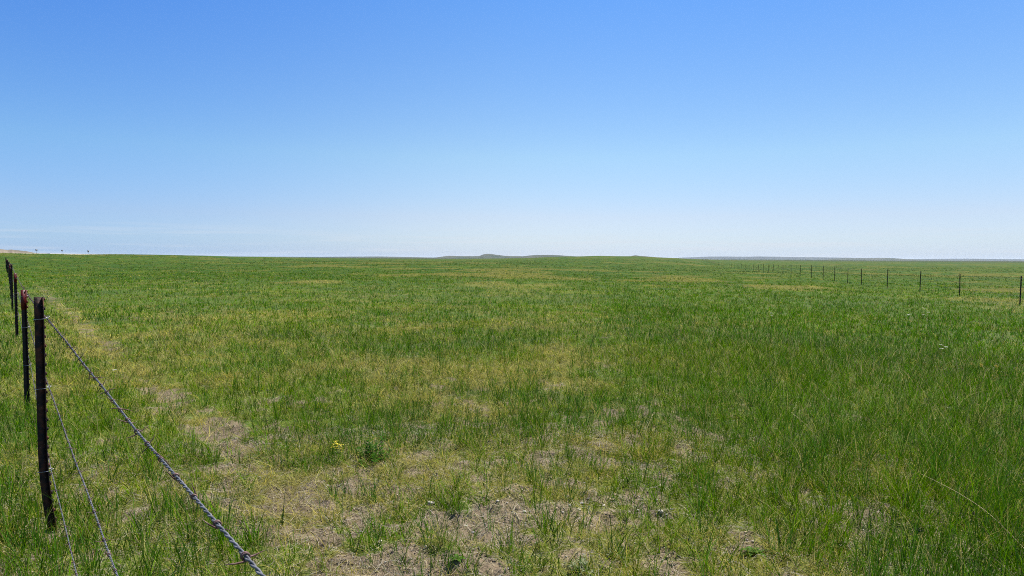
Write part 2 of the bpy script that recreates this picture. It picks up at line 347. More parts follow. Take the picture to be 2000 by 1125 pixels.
def grass():
    parts = []
    def batch(n_tuft, per, rlo, rhi, mode, seg):
        th = RAD(52)
        if mode == 'area': rt = np.sqrt(rng.uniform(rlo ** 2, rhi ** 2, n_tuft))
        else: rt = np.exp(rng.uniform(math.log(rlo), math.log(rhi), n_tuft))
        a = rng.uniform(-th, th, n_tuft)
        tx, ty = rt * np.sin(a), rt * np.cos(a)
        keep = rng.random(n_tuft) > bare(tx, ty) * (0.76 - 0.2 * trail(tx, ty))
        tx, ty, rt = tx[keep], ty[keep], rt[keep]; nt_ = len(tx)
        dry, teal, deep, lime, lush = fields(tx, ty)
        far_p = sst(0.60, 0.645, 0.6 * fbm(tx / 6, ty / 8, 71, 3) + 0.4 * fbm(tx / 30, ty / 40, 73, 2))
        # the kind of each tuft
        u = rng.random(nt_)
        p_dry = 0.12 + 0.40 * dry * sst(30, 7, rt) + 0.25 * dry * sst(50, 7, rt) + 0.6 * far_p * sst(24, 40, rt) + 0.65 * trail(tx, ty); p_teal = (1 - p_dry) * (0.14 + 0.22 * teal); p_tall = (1 - p_dry - p_teal) * (0.38 + 0.35 * lush)
        cls = np.where(u < p_dry, 2, np.where(u < p_dry + p_teal, 1, np.where(u < p_dry + p_teal + p_tall, 3, 0)))   # 0 short, 1 blue-green, 2 dead, 3 mid green
        ht = np.choose(cls, [rng.uniform(0.04, 0.10, nt_), rng.uniform(0.15, 0.30, nt_), rng.uniform(0.05, 0.15, nt_), rng.uniform(0.11, 0.24, nt_)])
        ht = ht * (0.78 + 0.6 * fbm(tx / 0.5, ty / 0.5, 91, 2)) * (1 + 0.15 * lush) * (1 - 0.3 * sst(8, 20, rt)) * (1 - 0.25 * bare(tx, ty))
        wt = np.choose(cls, [0.0026, 0.0046, 0.0026, 0.0042]) * rng.uniform(0.8, 1.25, nt_)
        m = lambda p, q, t: p * (1 - t[:, None]) + q * t[:, None]
        j = rng.uniform(0, 1, nt_)
        g0 = m(m(np.tile(C_GREEN, (nt_, 1)), C_LIME, np.clip(0.25 + 0.7 * lime - 0.2 * deep + 0.3 * (j - 0.5), 0, 1)), C_STRAW, 0.16 * j + 0.12 * dry)
        g1 = m(np.tile(C_TEAL, (nt_, 1)), C_GREEN, 0.5 * j)
        g2 = m(np.tile(C_STRAW, (nt_, 1)), C_GREY, np.clip(j * 1.1, 0, 1))
        g3 = m(m(np.tile(C_GREEN, (nt_, 1)), C_DEEP, np.clip(0.25 + 0.4 * deep, 0, 1)), C_LIME, 0.45 * lime * j)
        ct = np.where((cls == 0)[:, None], g0, np.where((cls == 1)[:, None], g1, np.where((cls == 2)[:, None], g2, g3)))
        bz_ = (bare(tx, ty) * (cls == 0) * rng.uniform(0.2, 0.9, nt_))[:, None]; ct = ct * (1 - bz_) + np.array((0.15, 0.165, 0.07)) * bz_
        ct = ct * rng.uniform(0.75, 1.25, (nt_, 1))
        ct = ct * (1 + 0.14 * sst(11, 20, rt))[:, None]
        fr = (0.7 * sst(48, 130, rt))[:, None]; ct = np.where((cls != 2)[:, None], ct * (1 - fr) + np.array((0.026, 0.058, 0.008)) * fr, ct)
        # blades of the tuft
        idx = np.repeat(np.arange(nt_), per); n = len(idx)
        idx = idx[rng.random(n) < np.choose(cls, [1.0, 0.55, 0.8, 0.75])[idx]]; n = len(idx)
        r = rt[idx]; c = cls[idx]
        sp = np.choose(c, [0.040, 0.030, 0.036, 0.032]) * (1 + r * 0.03)
        oa = rng.uniform(0, 2 * np.pi, n); od = np.abs(rng.normal(0, 1, n)) * sp
        x = tx[idx] + np.sin(oa) * od; y = ty[idx] + np.cos(oa) * od
        h = ht[idx] * rng.uniform(0.5, 1.15, n)
        wd = np.maximum(wt[idx] * rng.uniform(0.75, 1.25, n), r * 0.00062)
        az = oa + rng.normal(0, 0.7, n)
        lean = np.choose(c, [0.45, 0.16, 0.6, 0.25]) * rng.uniform(0.1, 1.7, n)
        curl = np.choose(c, [0.7, 0.25, 0.9, 0.4]) * rng.uniform(0.1, 1.6, n)
        # a breeze leans everything a little
        waz = rng.uniform(0, 2 * np.pi, n)
        col = ct[idx] * rng.uniform(0.5, 1.65, (n, 1))
        dead = rng.random(n) < np.choose(c, [0.12, 0.07, 0.0, 0.12]); col[dead] = np.array((0.36, 0.32, 0.10)) * rng.uniform(0.6, 1.25, (dead.sum(), 1))
        z = ground_z(x, y) - 0.006
        parts.append(blades(x, y, z, h, wd, az, lean, curl, waz, col, seg, rng.normal(0, 0.8, n)))
    batch(14000, 11, 1.9, 6.0, 'area', 4)
    batch(15000, 9, 6.0, 10.0, 'log', 4)
    batch(56000, 5, 10.0, 24.0, 'log', 3)
    batch(60000, 5, 24.0, 70.0, 'log', 1)
    batch(45000, 5, 70.0, 330.0, 'log', 1)
    # taller single stems standing above the sward
    n = 11000; r = np.sqrt(rng.uniform(2.0 ** 2, 15.0 ** 2, n)); a = rng.uniform(-RAD(52), RAD(52), n); x, y = r * np.sin(a), r * np.cos(a)
    k = (rng.random(n) > bare(x, y)) & (rng.random(n) < 0.45 + 0.55 * fields(x, y)[4]); x, y, r = x[k], y[k], r[k]; n = len(x); j = rng.random((n, 1))
    c = np.where(rng.random((n, 1)) < 0.38, np.array((0.36, 0.32, 0.14)), np.array((0.09, 0.15, 0.03))) * (0.6 + 0.7 * j)
    parts.append(blades(x, y, ground_z(x, y) - 0.005, rng.uniform(0.18, 0.38, n), np.maximum(0.003, r * 0.0005), rng.uniform(0, 6.28, n), rng.uniform(0.0, 0.5, n), rng.uniform(0, 0.7, n), rng.uniform(0, 6.28, n), c, 4))
    off = 0; Vs = []; Qs = []; Cs = []
    for V, Q, C in parts: Vs.append(V); Qs.append(Q + off); Cs.append(C); off += len(V)
    me = mesh_from('grass', np.vstack(Vs), np.vstack(Qs), None, False, np.vstack(Cs))
    tag(link('grass', me, M_GRASS), 'mixed prairie grass, green, blue-green and straw dry, over the field', 'grass', kind='stuff')
    print('grass quads', sum(len(q) for q in Qs))
grass()

def litter():
    n = 60000
    r = np.where(rng.random(n) < 0.6, np.sqrt(rng.uniform(1.9 ** 2, 6.5 ** 2, n)), np.exp(rng.uniform(math.log(6), math.log(18), n))); a = rng.uniform(-RAD(52), RAD(52), n)
    x, y = r * np.sin(a), r * np.cos(a)
    h = rng.uniform(0.02, 0.14, n); az = rng.uniform(0, 2 * np.pi, n)
    # lying ribbons: three points along the ground, each just above it
    V = np.zeros((n, 3, 2, 3), np.float32); wd = np.maximum(rng.uniform(0.0012, 0.0028, n), r * 0.00035) * 0.5
    tilt = rng.uniform(-0.25, 0.25, n); crv = rng.normal(0, 0.25, n)
    for k in range(3):
        s = (k - 1) * 0.5
        cx = x + np.sin(az) * h * s + np.cos(az) * crv * h * s * s; cy = y + np.cos(az) * h * s - np.sin(az) * crv * h * s * s
        cz = ground_z(cx, cy) + 0.005 + np.abs(rng.normal(0, 0.004, n)) + tilt * h * s * 0.5
        V[:, k, 0] = np.stack([cx - np.cos(az) * wd, cy + np.sin(az) * wd, cz], -1); V[:, k, 1] = np.stack([cx + np.cos(az) * wd, cy - np.sin(az) * wd, cz + 0.0006], -1)
    base = (np.arange(n) * 6)[:, None]; k = np.arange(2)[None]
    Q = np.stack([base + 2 * k, base + 2 * k + 1, base + 2 * k + 3, base + 2 * k + 2], -1).reshape(-1, 4)
    j = rng.random(n)[:, None]
    c = (np.array((0.30, 0.25, 0.14)) * (1 - j) + np.array((0.27, 0.245, 0.195)) * j) * rng.uniform(0.45, 1.25, (n, 1))
    me = mesh_from('grass_litter', V.reshape(-1, 3), Q, None, False, np.repeat(c, 6, axis=0))
    tag(link('grass_litter', me, M_LITTER), 'pale dead grass litter lying on the bare soil', 'litter', kind='stuff')
litter()

# ------------------------------------------------------------------ stones
def stone_mesh(seed, sub):
    bm = bmesh.new(); bmesh.ops.create_icosphere(bm, subdivisions=sub, radius=1.0)
    rs = np.random.default_rng(seed); ax = rs.normal(0, 1, (7, 3)); ax /= np.linalg.norm(ax, axis=1)[:, None]; cut = rs.uniform(0.55, 0.9, 7)
    sc = np.array((1.0, rs.uniform(0.65, 0.95), rs.uniform(0.35, 0.55)))
    for v in bm.verts:
        p = np.array(v.co)
        for a_, c_ in zip(ax, cut):
            d_ = p @ a_
            if d_ > c_: p = p - a_ * (d_ - c_) * 0.85
        p = p * sc * (1 + rs.normal(0, 0.02))
        v.co = p
    me = bpy.data.meshes.new('stone'); bm.to_mesh(me); bm.free()
    me.polygons.foreach_set('use_smooth', np.ones(len(me.polygons), bool)); me.update()
    return me
def stone_mat(name, c0, c1):
    return noise_mat(name, c0, c1, 3.0, 0.85, bump=0.5, bscale=9, lo=0.3, hi=0.7)
M_ST = [stone_mat('pale tan stone', (0.32, 0.24, 0.14), (0.46, 0.36, 0.22)), stone_mat('white stone', (0.36, 0.32, 0.26), (0.52, 0.48, 0.41)),
        stone_mat('grey stone', (0.22, 0.21, 0.20), (0.36, 0.34, 0.32)), stone_mat('pinkish stone', (0.36, 0.24, 0.18), (0.50, 0.36, 0.28))]
def gz(x, y): return float(ground_z(np.array(float(x)), np.array(float(y))))
def stones():
    # x, y, half length, material, label
    spec = [(0.66, 4.46, 0.034, 0, 'biggest pale tan stone, half sunk in the soil among the grass'),
            (0.70, 4.55, 0.019, 0, 'small tan stone just behind the biggest pale tan stone'),
            (0.46, 4.38, 0.021, 2, 'grey stone beside the biggest pale tan stone'),
            (0.60, 4.34, 0.016, 1, 'white pebble in front of the biggest pale tan stone'),
            (0.43, 4.25, 0.017, 1, 'white pebble nearest the grey stone'),
            (-0.52, 4.40, 0.030, 1, 'whitish flat stone alone on the bare soil, between two grass tufts'),
            (0.94, 4.20, 0.024, 1, 'white angular stone at the near edge of the lush grass'),
            (1.02, 4.28, 0.017, 2, 'small grey stone behind the white angular stone'),
            (0.90, 5.12, 0.026, 3, 'pinkish stone showing through the thick grass'),
            (0.94, 5.26, 0.016, 1, 'white pebble behind the pinkish stone'),
            (0.05, 4.66, 0.016, 0, 'single round tan pebble by a grey-green tuft'),
            (-0.73, 3.75, 0.017, 1, 'white flake of stone lying on bare soil near the wire'),
            (1.95, 3.86, 0.022, 0, 'tan stone at the foot of the thick grass, alone'),
            (0.62, 3.72, 0.020, 3, 'pinkish flat stone by the low cushion weed')]
    for k, (x, y, s, m, lab) in enumerate(spec):
        me = stone_mesh(100 + k, 3); o = link('stone', me, M_ST[m]); o.scale = (s, s, s); o.rotation_euler = (random.uniform(-.2, .2), random.uniform(-.2, .2), random.uniform(0, 6.3))
        o.location = (x, y, gz(x, y) + s * 0.18); tag(o, lab, 'stone')
    protos = [stone_mesh(300 + k, 2) for k in range(6)]
    for k in range(46):
        me = protos[k % 6]
        if k >= 6 or True: me = me.copy()
        for _ in range(60):
            x = random.gauss(0.75, 0.75); y = random.uniform(3.4, 5.2)
            if bare(np.array(x), np.array(y)) > 0.5: break
        s = random.uniform(0.008, 0.015); o = link('pebble', me, M_ST[random.choice((0, 0, 1, 1, 2, 3))]); o.scale = (s, s, s); o.rotation_euler = (0, 0, random.uniform(0, 6.3))
        o.location = (x, y, gz(x, y) + s * 0.15); tag(o, 'small pebble scattered on the bare soil in the thin grass', 'pebble', 'small pebbles on the bare soil')
    # grit too fine to count
    n = 9000; P = np.array([v.co for v in stone_mesh(500, 1).vertices]); me0 = stone_mesh(500, 1); T0 = np.array([p.vertices[:] for p in me0.polygons])
    x = rng.normal(0.1, 1.6, n * 2); y = rng.uniform(2.2, 7.0, n * 2); k = bare(x, y) > 0.25; x, y = x[k][:n], y[k][:n]; n = len(x)
    s = rng.uniform(0.0015, 0.0075, n) * rng.uniform(0.6, 1.3, n); a = rng.uniform(0, 6.3, n)
    R = np.stack([np.stack([np.cos(a), -np.sin(a), a * 0], -1), np.stack([np.sin(a), np.cos(a), a * 0], -1), np.stack([a * 0, a * 0, a * 0 + 1], -1)], 1)
    V = np.einsum('nij,vj->nvi', R, P) * s[:, None, None]; V[..., 0] += x[:, None]; V[..., 1] += y[:, None]; V[..., 2] += (ground_z(x, y) + s * 0.3)[:, None]
    T = (T0[None] + (np.arange(n) * len(P))[:, None, None]).reshape(-1, 3)
    c = np.array(((0.30, 0.24, 0.17), (0.15, 0.115, 0.08), (0.36, 0.33, 0.28), (0.19, 0.145, 0.10)))[rng.integers(0, 4, n)]
    me = mesh_from('gravel', V.reshape(-1, 3), None, T, True, np.repeat(c, len(P), axis=0))
    m, t, p, o_ = new_mat('grit'); at = N(t, 'ShaderNodeAttribute', attribute_name='Col'); t.links.new(at.outputs['Color'], p.inputs['Base Color']); p.inputs['Roughness'].default_value = 0.9
    tag(link('gravel', me, m), 'fine gravel and crumbs of soil on the bare ground', 'gravel', kind='stuff')
stones()

# ------------------------------------------------------------------ fence posts
def profile_path(h, bend):
    z = np.concatenate([[-0.25], np.linspace(0, h, 15)])
    dx = np.where(z < 0.5, bend * ((0.5 - np.clip(z, 0, 0.5)) / 0.5) ** 2, 0.0); return z, dx
def bar(mb, x0, x1, y0, y1, z, dx, dy=0.0):
    V = []; 
    for zz, d_ in zip(z, dx): V += [(x0 + d_, y0, zz), (x1 + d_, y0, zz), (x1 + d_, y1, zz), (x0 + d_, y1, zz)]
    n = len(z); Q = [(i * 4 + j, i * 4 + (j + 1) % 4, (i + 1) * 4 + (j + 1) % 4, (i + 1) * 4 + j) for i in range(n - 1) for j in range(4)]
    Q += [(3, 2, 1, 0), ((n - 1) * 4, (n - 1) * 4 + 1, (n - 1) * 4 + 2, (n - 1) * 4 + 3)]
    mb.add(V, Q)
def shaft_mesh(h, bend=0.0, studs=True):
    mb = MB(); z, dx = profile_path(h, bend)
    bar(mb, 0.0, 0.005, -0.019, 0.019, z, dx)            # flange
    bar(mb, -0.040, -0.0003, -0.0035, 0.0035, z, dx)     # fin
    if studs:
        zz = h - 0.012
        while zz > 0.02:
            d_ = float(np.interp(zz, z, dx)); a, b = 0.0052 + d_, 0.0138 + d_
            V = [(a, -0.008, zz - 0.011), (a, 0.008, zz - 0.011), (a, 0.008, zz + 0.011), (a, -0.008, zz + 0.011),
                 (b, -0.006, zz - 0.007), (b, 0.006, zz - 0.007), (b, 0.006, zz + 0.007), (b, -0.006, zz + 0.007)]
            mb.add(V, [(0, 3, 2, 1), (4, 5, 6, 7), (0, 1, 5, 4), (1, 2, 6, 5), (2, 3, 7, 6), (3, 0, 4, 7)])
            zz -= 0.054
    return mb.mesh('shaft')
def tip_mesh(h, L):
    mb = MB(); z = np.array([h - L, h + 0.002]); dx = z * 0
    bar(mb, -0.0008, 0.0062, -0.0202, 0.0202, z, dx); bar(mb, -0.0415, -0.001, -0.0048, 0.0048, z, dx)
    zz = h - 0.012
    while zz > h - L + 0.01:
        bar(mb, 0.0064, 0.0166, -0.009, 0.009, np.array([zz - 0.012, zz + 0.012]), np.zeros(2)); zz -= 0.054
    return mb.mesh('painted_tip')
def clip_mesh():
    mb = MB()
    P = [(0.026, 0.022, 0.006), (0.012, 0.021, 0.002), (-0.002, 0.0205, 0), (-0.022, 0.012, -0.001), (-0.0425, 0.005, -0.002), (-0.0435, 0, -0.002), (-0.0425, -0.005, -0.002),
         (-0.022, -0.012, -0.001), (-0.002, -0.0205, 0), (0.012, -0.021, 0.002), (0.024, -0.022, 0.006), (0.030, -0.020, 0.012), (0.024, -0.017, 0.016), (0.018, -0.018, 0.010)]
    mb.tube(P, 0.0016, 6); return mb.mesh('wire_clip', True)
CLIP = clip_mesh()
LEFT_RZ = math.atan2(FN[1], FN[0])
WIRE_Z = (1.21, 0.835, 0.40)
left_posts = []          # (x, y, z ground, wire heights)
def left_fence():
    specs = [dict(p=(1.60, -1.83), h=1.36, wabs=(1.31, 0.86, 0.47), mat=M_POST, red=0.0, lab='dark steel fence post standing behind the viewpoint'),
             dict(p=(-2.708, 3.93), h=1.36, wz=(1.234, 0.831, 0.345), mat=M_RUSTPOST, bend=0.036, red=0, lab='nearest and largest rusty black steel fence post, bent at its foot, no red paint'),
             dict(p=(-5.038, 7.07), h=1.23, wz=(1.17, 0.845, 0.447), mat=M_POST, red=0.2, lab='black steel fence post with long bright red top, second nearest on the left'),
             dict(p=(-9.376, 12.91), h=1.22, wz=(1.13, 0.84, 0.43), mat=M_POST, red=0.17, lab='slim black fence post with dark red top, third nearest on the left'),
             dict(p=(-13.95, 19.05), h=1.33, wz=(1.2, 0.85, 0.43), mat=M_POST, red=0.0, lab='black fence post without red paint, taller than the red-topped ones beside it')]
    x, y = -18.5, 25.2
    k = 0
    while math.hypot(x, y) < 128:
        red = 0.18 if k in (0, 1, 3, 6) else 0
        lab = ('first red-topped post beyond the tall plain black fourth post', 'second red-topped post beyond the tall plain black fourth post')[k] if k < 2 else \
            ('red-topped post in the dark overlapping far run of the left fence' if red else 'plain black post in the dark overlapping far run of the left fence')
        specs.append(dict(p=(x, y), h=1.22 + random.uniform(-0.06, 0.12), wz=WIRE_Z, mat=M_POST, red=red, lab=lab, far=True))
        s = random.uniform(6.6, 7.9); x += FD[0] * s + random.uniform(-.04, .04); y += FD[1] * s; k += 1
    proto = {}
    for sp in specs:
        x, y = sp['p']; z = gz(x, y) if math.hypot(x, y) > 5.5 else float(base_z(np.array(x), np.array(y)))
        o = empty('fence_post', (x, y, z), LEFT_RZ + random.uniform(-.06, .06)); tag(o, sp['lab'], 'fence post', 'steel posts of the left fence')
        if sp.get('far'):
            if 'far' not in proto: proto['far'] = shaft_mesh(1.22); proto['tip'] = tip_mesh(1.22, 0.18)
            me = proto['far']; kz = sp['h'] / 1.22; s = link('shaft', me, sp['mat'], o); s.scale = (1, 1, kz)
            if sp['red']: q = link('painted_tip', proto['tip'], M_RED, o); q.scale = (1, 1, kz); q['label'] = 'red painted top'
        else:
            link('shaft', shaft_mesh(sp['h'], sp.get('bend', 0)), sp['mat'], o)
            if sp['red']: q = link('painted_tip', tip_mesh(sp['h'], sp['red']), M_RED, o); q['label'] = 'red painted top'
        o.rotation_euler[0] = random.uniform(-.008, .008); o.rotation_euler[1] = random.uniform(-.006, .006)
        if 'wabs' in sp: sp['wz'] = tuple(v - z for v in sp['wabs'])
        if math.hypot(x, y) < 40:
            for wz in sp['wz']:
                link('wire_clip', CLIP, M_CLIP, o, (0, 0, wz))
        left_posts.append((x, y, z, sp['wz']))
left_fence()

# ------------------------------------------------------------------ barbed wire
def barb_mesh():
    mb = MB(); R0 = 0.0036; r = 0.0010
    th = np.linspace(0, 2 * np.pi * 2.0, 26); yy = np.linspace(-0.0035, 0.0035, 26)
    P = np.stack([R0 * np.cos(th), yy, R0 * np.sin(th)], -1)
    e0 = np.array([[0.001, -0.0046, -0.0200], [0.003, -0.0042, -0.010]]); e1 = np.array([[0.003, 0.0042, 0.010], [0.001, 0.0046, 0.0200]])
    P = np.vstack([e0, P, e1]); rr = np.full(len(P), r); rr[0] = rr[-1] = 0.0003
    mb.tube(P, rr, 6); return mb.mesh('barb', True)
BARB = barb_mesh(); BARB.materials.append(M_BARB)
def strand(level, lab):
    A = []
    for (x, y, z, wz) in left_posts:
        A.append((x + FN[0] * 0.0205, y + FN[1] * 0.0205, z + wz[level]))
    A = np.array(A)
    # the run sags a little between the posts; sampled densely near the camera
    pts = []
    for i in range(len(A) - 1):
        L = np.linalg.norm(A[i + 1] - A[i]); sag = (0.012, 0.02, 0.03)[level] * (0.6 + 0.8 * random.random())
        if i == 0: sag = 0.006
        n = int(L / 0.004) if i < 3 else (40 if i < 6 else 6)
        t = np.linspace(0, 1, n, endpoint=False)[:, None]
        p = A[i] * (1 - t) + A[i + 1] * t; p[:, 2] -= (4 * sag * t * (1 - t))[:, 0]
        if i < 3: p[:, 2] += (fbm(t[:, 0] * 9, t[:, 0] * 0, 200 + level * 7 + i, 2) - 0.5) * 0.012 * np.sin(np.pi * t[:, 0]); p[:, 0] += (fbm(t[:, 0] * 11, t[:, 0] * 0 + 3, 230 + level * 7 + i, 2) - 0.5) * 0.008 * np.sin(np.pi * t[:, 0])
        pts.append(p)
    pts.append(A[-1:]); P = np.vstack(pts)
    seg = np.linalg.norm(np.diff(P, axis=0), axis=1); S = np.concatenate([[0], np.cumsum(seg)])
    T = np.gradient(P, axis=0); T /= np.linalg.norm(T, axis=1)[:, None]
    side = np.cross(T, (0, 0, 1.0)); side /= np.linalg.norm(side, axis=1)[:, None]; upv = np.cross(side, T)
    near = S < S[np.argmin(np.abs(P[:, 1] - A[3][1]))]
    mb = MB(); a = 2 * np.pi * S / 0.041
    for ph in (0, np.pi):
        q = P + 0.00138 * (np.cos(a + ph)[:, None] * side + np.sin(a + ph)[:, None] * upv)
        mb.tube(q[near], 0.00138, 6)
    nf = np.where(~near)[0]; nf = np.concatenate([[nf[0] - 1], nf]); mb.tube(P[nf], 0.0028, 5)
    w_ = link('barbed_wire', mb.mesh('barbed_wire', True), M_WIRE); tag(w_, lab, 'barbed wire', 'barbed wires of the left fence')
    # barbs, the hundred nearest as parts and the rest as one
    bs = []; s = 0.06
    while s < S[-1]:
        k = int(np.searchsorted(S, s)); k = min(k, len(P) - 1)
        t_ = (s - S[k - 1]) / max(1e-6, S[k] - S[k - 1]); c = P[k - 1] * (1 - t_) + P[k] * t_
        bs.append((np.linalg.norm(c - np.array((0, 0, EYE))), c, T[k], side[k], upv[k])); s += random.uniform(0.112, 0.130)
        if np.linalg.norm(c) > 45: break
    vis = [b for b in bs if b[1][1] > 0.25]; vis.sort(key=lambda b: b[0]); rest = MB()
    bv = np.array([v.co for v in BARB.vertices]); 
    for i, (d_, c, t_, sd_, u_) in enumerate(vis):
        ro = random.uniform(0, 2 * math.pi); k = random.uniform(0.95, 1.15)
        X = sd_ * math.cos(ro) + u_ * math.sin(ro); Z = np.cross(X, t_)
        if i < 100:
            b = bpy.data.objects.new('barb', BARB); COL.objects.link(b); b.parent = w_
            b.matrix_local = Matrix(((X[0] * k, t_[0] * k, Z[0] * k, c[0]), (X[1] * k, t_[1] * k, Z[1] * k, c[1]), (X[2] * k, t_[2] * k, Z[2] * k, c[2]), (0, 0, 0, 1)))
        else:
            for e in (-1, 1):
                rest.tube([c - Z * 0.0005, c + e * Z * 0.016 + t_ * 0.003 * e], [0.0013, 0.0004], 4)
    if rest.V:
        r_ = link('far_barbs', rest.mesh('far_barbs'), M_BARB, w_); r_['kind'] = 'stuff'
strand(0, 'topmost barbed wire strand of the left fence, running large through the near corner')
strand(1, 'middle barbed wire strand of the left fence')
strand(2, 'lowest barbed wire strand of the left fence, close to the grass')

# ------------------------------------------------------------------ right fence
def right_fence():
    P = [(22.05, 29.6), (25.0, 38.1), (26.0, 43.5), (26.6, 48.4), (27.9, 54.5), (28.8, 58.6), (29.7, 62.9), (30.3, 66.5), (31.7, 72.3), (33.2, 78.7), (34.6, 84.7), (36.2, 91.3), (36.9, 94.8),
         (38.1, 99.7), (39.4, 104.9), (41.0, 111.5), (42.6, 118.2), (44.2, 125.1), (46.0, 132.6), (47.6, 139.6), (49.6, 147.9), (51.6, 156.0), (53.4, 163.8), (55.6, 173)]
    x, y = P[-1]
    while y < 470:
        s = 8.5 + 0.006 * y; x += s * 0.252; y += s; P.append((x, y))
    P = [(15.5, 9.5), (17.2, 16.0), (19.6, 22.8)] + P
    me = shaft_mesh(1.3); wires = [[], [], []]
    H = [1.3, 1.3, 1.3, 1.27, 1.22, 1.32, 1.36, 1.26, 1.30, 1.34, 1.40, 1.36, 1.32, 1.34, 1.30]
    ords = ['first', 'second', 'third', 'fourth', 'fifth', 'sixth', 'seventh', 'eighth', 'ninth', 'tenth', 'eleventh', 'twelfth', 'thirteenth', 'fourteenth', 'fifteenth', 'sixteenth']
    for k, (x, y) in enumerate(P):
        z = float(ground_z(np.array(x), np.array(y))); o = empty('fence_post', (x, y, z), math.atan2(-0.245, 0.97) + math.pi + random.uniform(-.1, .1))
        h = H[k] if k < len(H) else 1.3 + random.uniform(-.05, .08)
        s = link('shaft', me, M_POST, o); s.scale = (1, 1, h / 1.3)
        o.rotation_euler[0] = random.uniform(-.015, .015); o.rotation_euler[1] = random.uniform(-.02, .02)
        v = k - 3
        if v < 0: lab = 'thin dark post of the right fence, outside the photo, past its right edge'
        elif v == 0: lab = 'thin dark post of the right fence, tallest in view, touching the right edge'
        elif v < 16: lab = f'thin dark post of the right fence, {ords[v]} leftwards from the right edge'
        else: lab = 'tiny dark post in the far close-spaced run of the right fence'
        tag(o, lab, 'fence post', 'steel posts of the right fence')
        for i, wz in enumerate((1.18, 0.8, 0.42)): wires[i].append((x - 0.02, y, z + wz * h / 1.3))
    for i, nm in enumerate(('top', 'middle', 'bottom')):
        mb = MB(); mb.tube(np.array(wires[i]), 0.0028, 4)
        tag(link('fence_wire', mb.mesh('fence_wire'), M_WIRE), f'{nm} thin wire strung along the far right fence', 'fence wire', 'wires of the right fence')
right_fence()

# ------------------------------------------------------------------ small plants
M_YEL = leaf_mat('yellow petals', (0.68, 0.57, 0.06), 0.3); M_ORG = leaf_mat('orange petals', (0.62, 0.36, 0.02), 0.3); M_WHITE = leaf_mat('white petals', (0.75, 0.75, 0.68), 0.25)
M_DK = leaf_mat('dark green leaf', (0.040, 0.125, 0.008), spec=0.03); M_STEM = leaf_mat('green stem', (0.12, 0.16, 0.04), 0.1); M_SAGE = leaf_mat('grey green leaf', (0.17, 0.20, 0.09), 0.2); M_BROAD = leaf_mat('broad green leaf', (0.075, 0.15, 0.02), spec=0.05)
M_DRYST = leaf_mat('dry seed stalk', (0.52, 0.40, 0.20), 0.05)
def flower_plant(x, y, h, nst, mat, lab, cat, head='cluster', group=None, spread=0.05, hs=1.0):
    o = empty('wildflower', (x, y, gz(x, y))); tag(o, lab, cat, group)
    for k in range(nst):
        a = random.uniform(0, 6.3); d = random.uniform(0.3, 1) * spread; hh = h * random.uniform(0.75, 1.1)
        st = MB(); t = np.linspace(0, 1, 6)
        top = np.array((math.sin(a) * d, math.cos(a) * d, hh)); P = np.stack([top[0] * t ** 1.4, top[1] * t ** 1.4, hh * t], -1)
        st.tube(P, np.linspace(0.0018, 0.0012, 6), 5); link('stem', st.mesh('stem', True), M_STEM, o)
        lf = MB()
        for q in range(5):
            tt = random.uniform(0.1, 0.75); b = random.uniform(0, 6.3); lf.leaf((top[0] * tt ** 1.4, top[1] * tt ** 1.4, hh * tt), (math.sin(b), math.cos(b), 0.6), (0, 0, 1), random.uniform(0.025, 0.05), 0.008)
        link('foliage', lf.mesh('foliage'), M_STEM, o)
        fl = MB()
        if head == 'cluster':
            for q in range(14):
                c = top + np.array((random.gauss(0, 0.012), random.gauss(0, 0.012), random.uniform(-0.05, 0.012))) * hs
                for e in range(4):
                    b = e * 1.571 + random.random(); fl.leaf(c, (math.sin(b), math.cos(b), 0.25), (0, 0, 1), 0.009 * hs, 0.007 * hs, 2, 0.1)
        else:   # a flat white umbel of tiny florets
            for q in range(26):
                rr_ = 0.028 * hs * math.sqrt(random.random()); b = random.uniform(0, 6.3); c = top + np.array((math.sin(b) * rr_, math.cos(b) * rr_, 0.006 - rr_ * 0.2))
                for e in range(4):
                    b2 = e * 1.571 + random.random(); fl.leaf(c, (math.sin(b2), math.cos(b2), 0.15), (0, 0, 1), 0.006 * hs, 0.006 * hs, 2, 0.05)
        link('flower_head', fl.mesh('flower_head'), mat, o)
    return o
flower_plant(-1.345, 5.27, 0.15, 4, M_YEL, 'bright yellow flowering plant beside the dark green leafy clump', 'wildflower', spread=0.05, hs=0.95)
for (x, y, h, n, mt, lab, sp, hs_) in [
        (7.62, 12.0, 0.22, 4, M_WHITE, 'white umbel flower with several heads, largest in the right-hand grass', 0.12, 1.15),
        (11.6, 19.0, 0.25, 2, M_WHITE, 'white flower in deep grass, a little before the right fence posts', 0.15, 1.3),
        (12.9, 21.4, 0.26, 2, M_WHITE, 'pair of white flower heads before the second right fence post', 0.2, 1.3),
        (10.6, 18.0, 0.26, 3, M_WHITE, 'row of white flower heads left of the other white flowers before the right fence', 0.3, 1.2),
        (6.7, 17.6, 0.24, 2, M_WHITE, 'white flower head alone in mid field, left of the white clusters', 0.12, 1.2),
        (-5.2, 8.9, 0.10, 1, M_WHITE, 'small single white flower on the trodden strip beside the wire', 0.02, 1.1)]:
    flower_plant(x, y, h, n, mt, lab, 'wildflower', 'umbel', spread=sp, hs=hs_)
flower_plant(7.05, 9.95, 0.17, 6, M_ORG, 'orange-yellow flowers scattered low in the right-hand grass', 'wildflower', spread=0.3, hs=0.8)
flower_plant(1.3, 13.9, 0.14, 5, M_YEL, 'low yellow-green flower patch in mid field', 'wildflower', spread=0.3, hs=0.8)

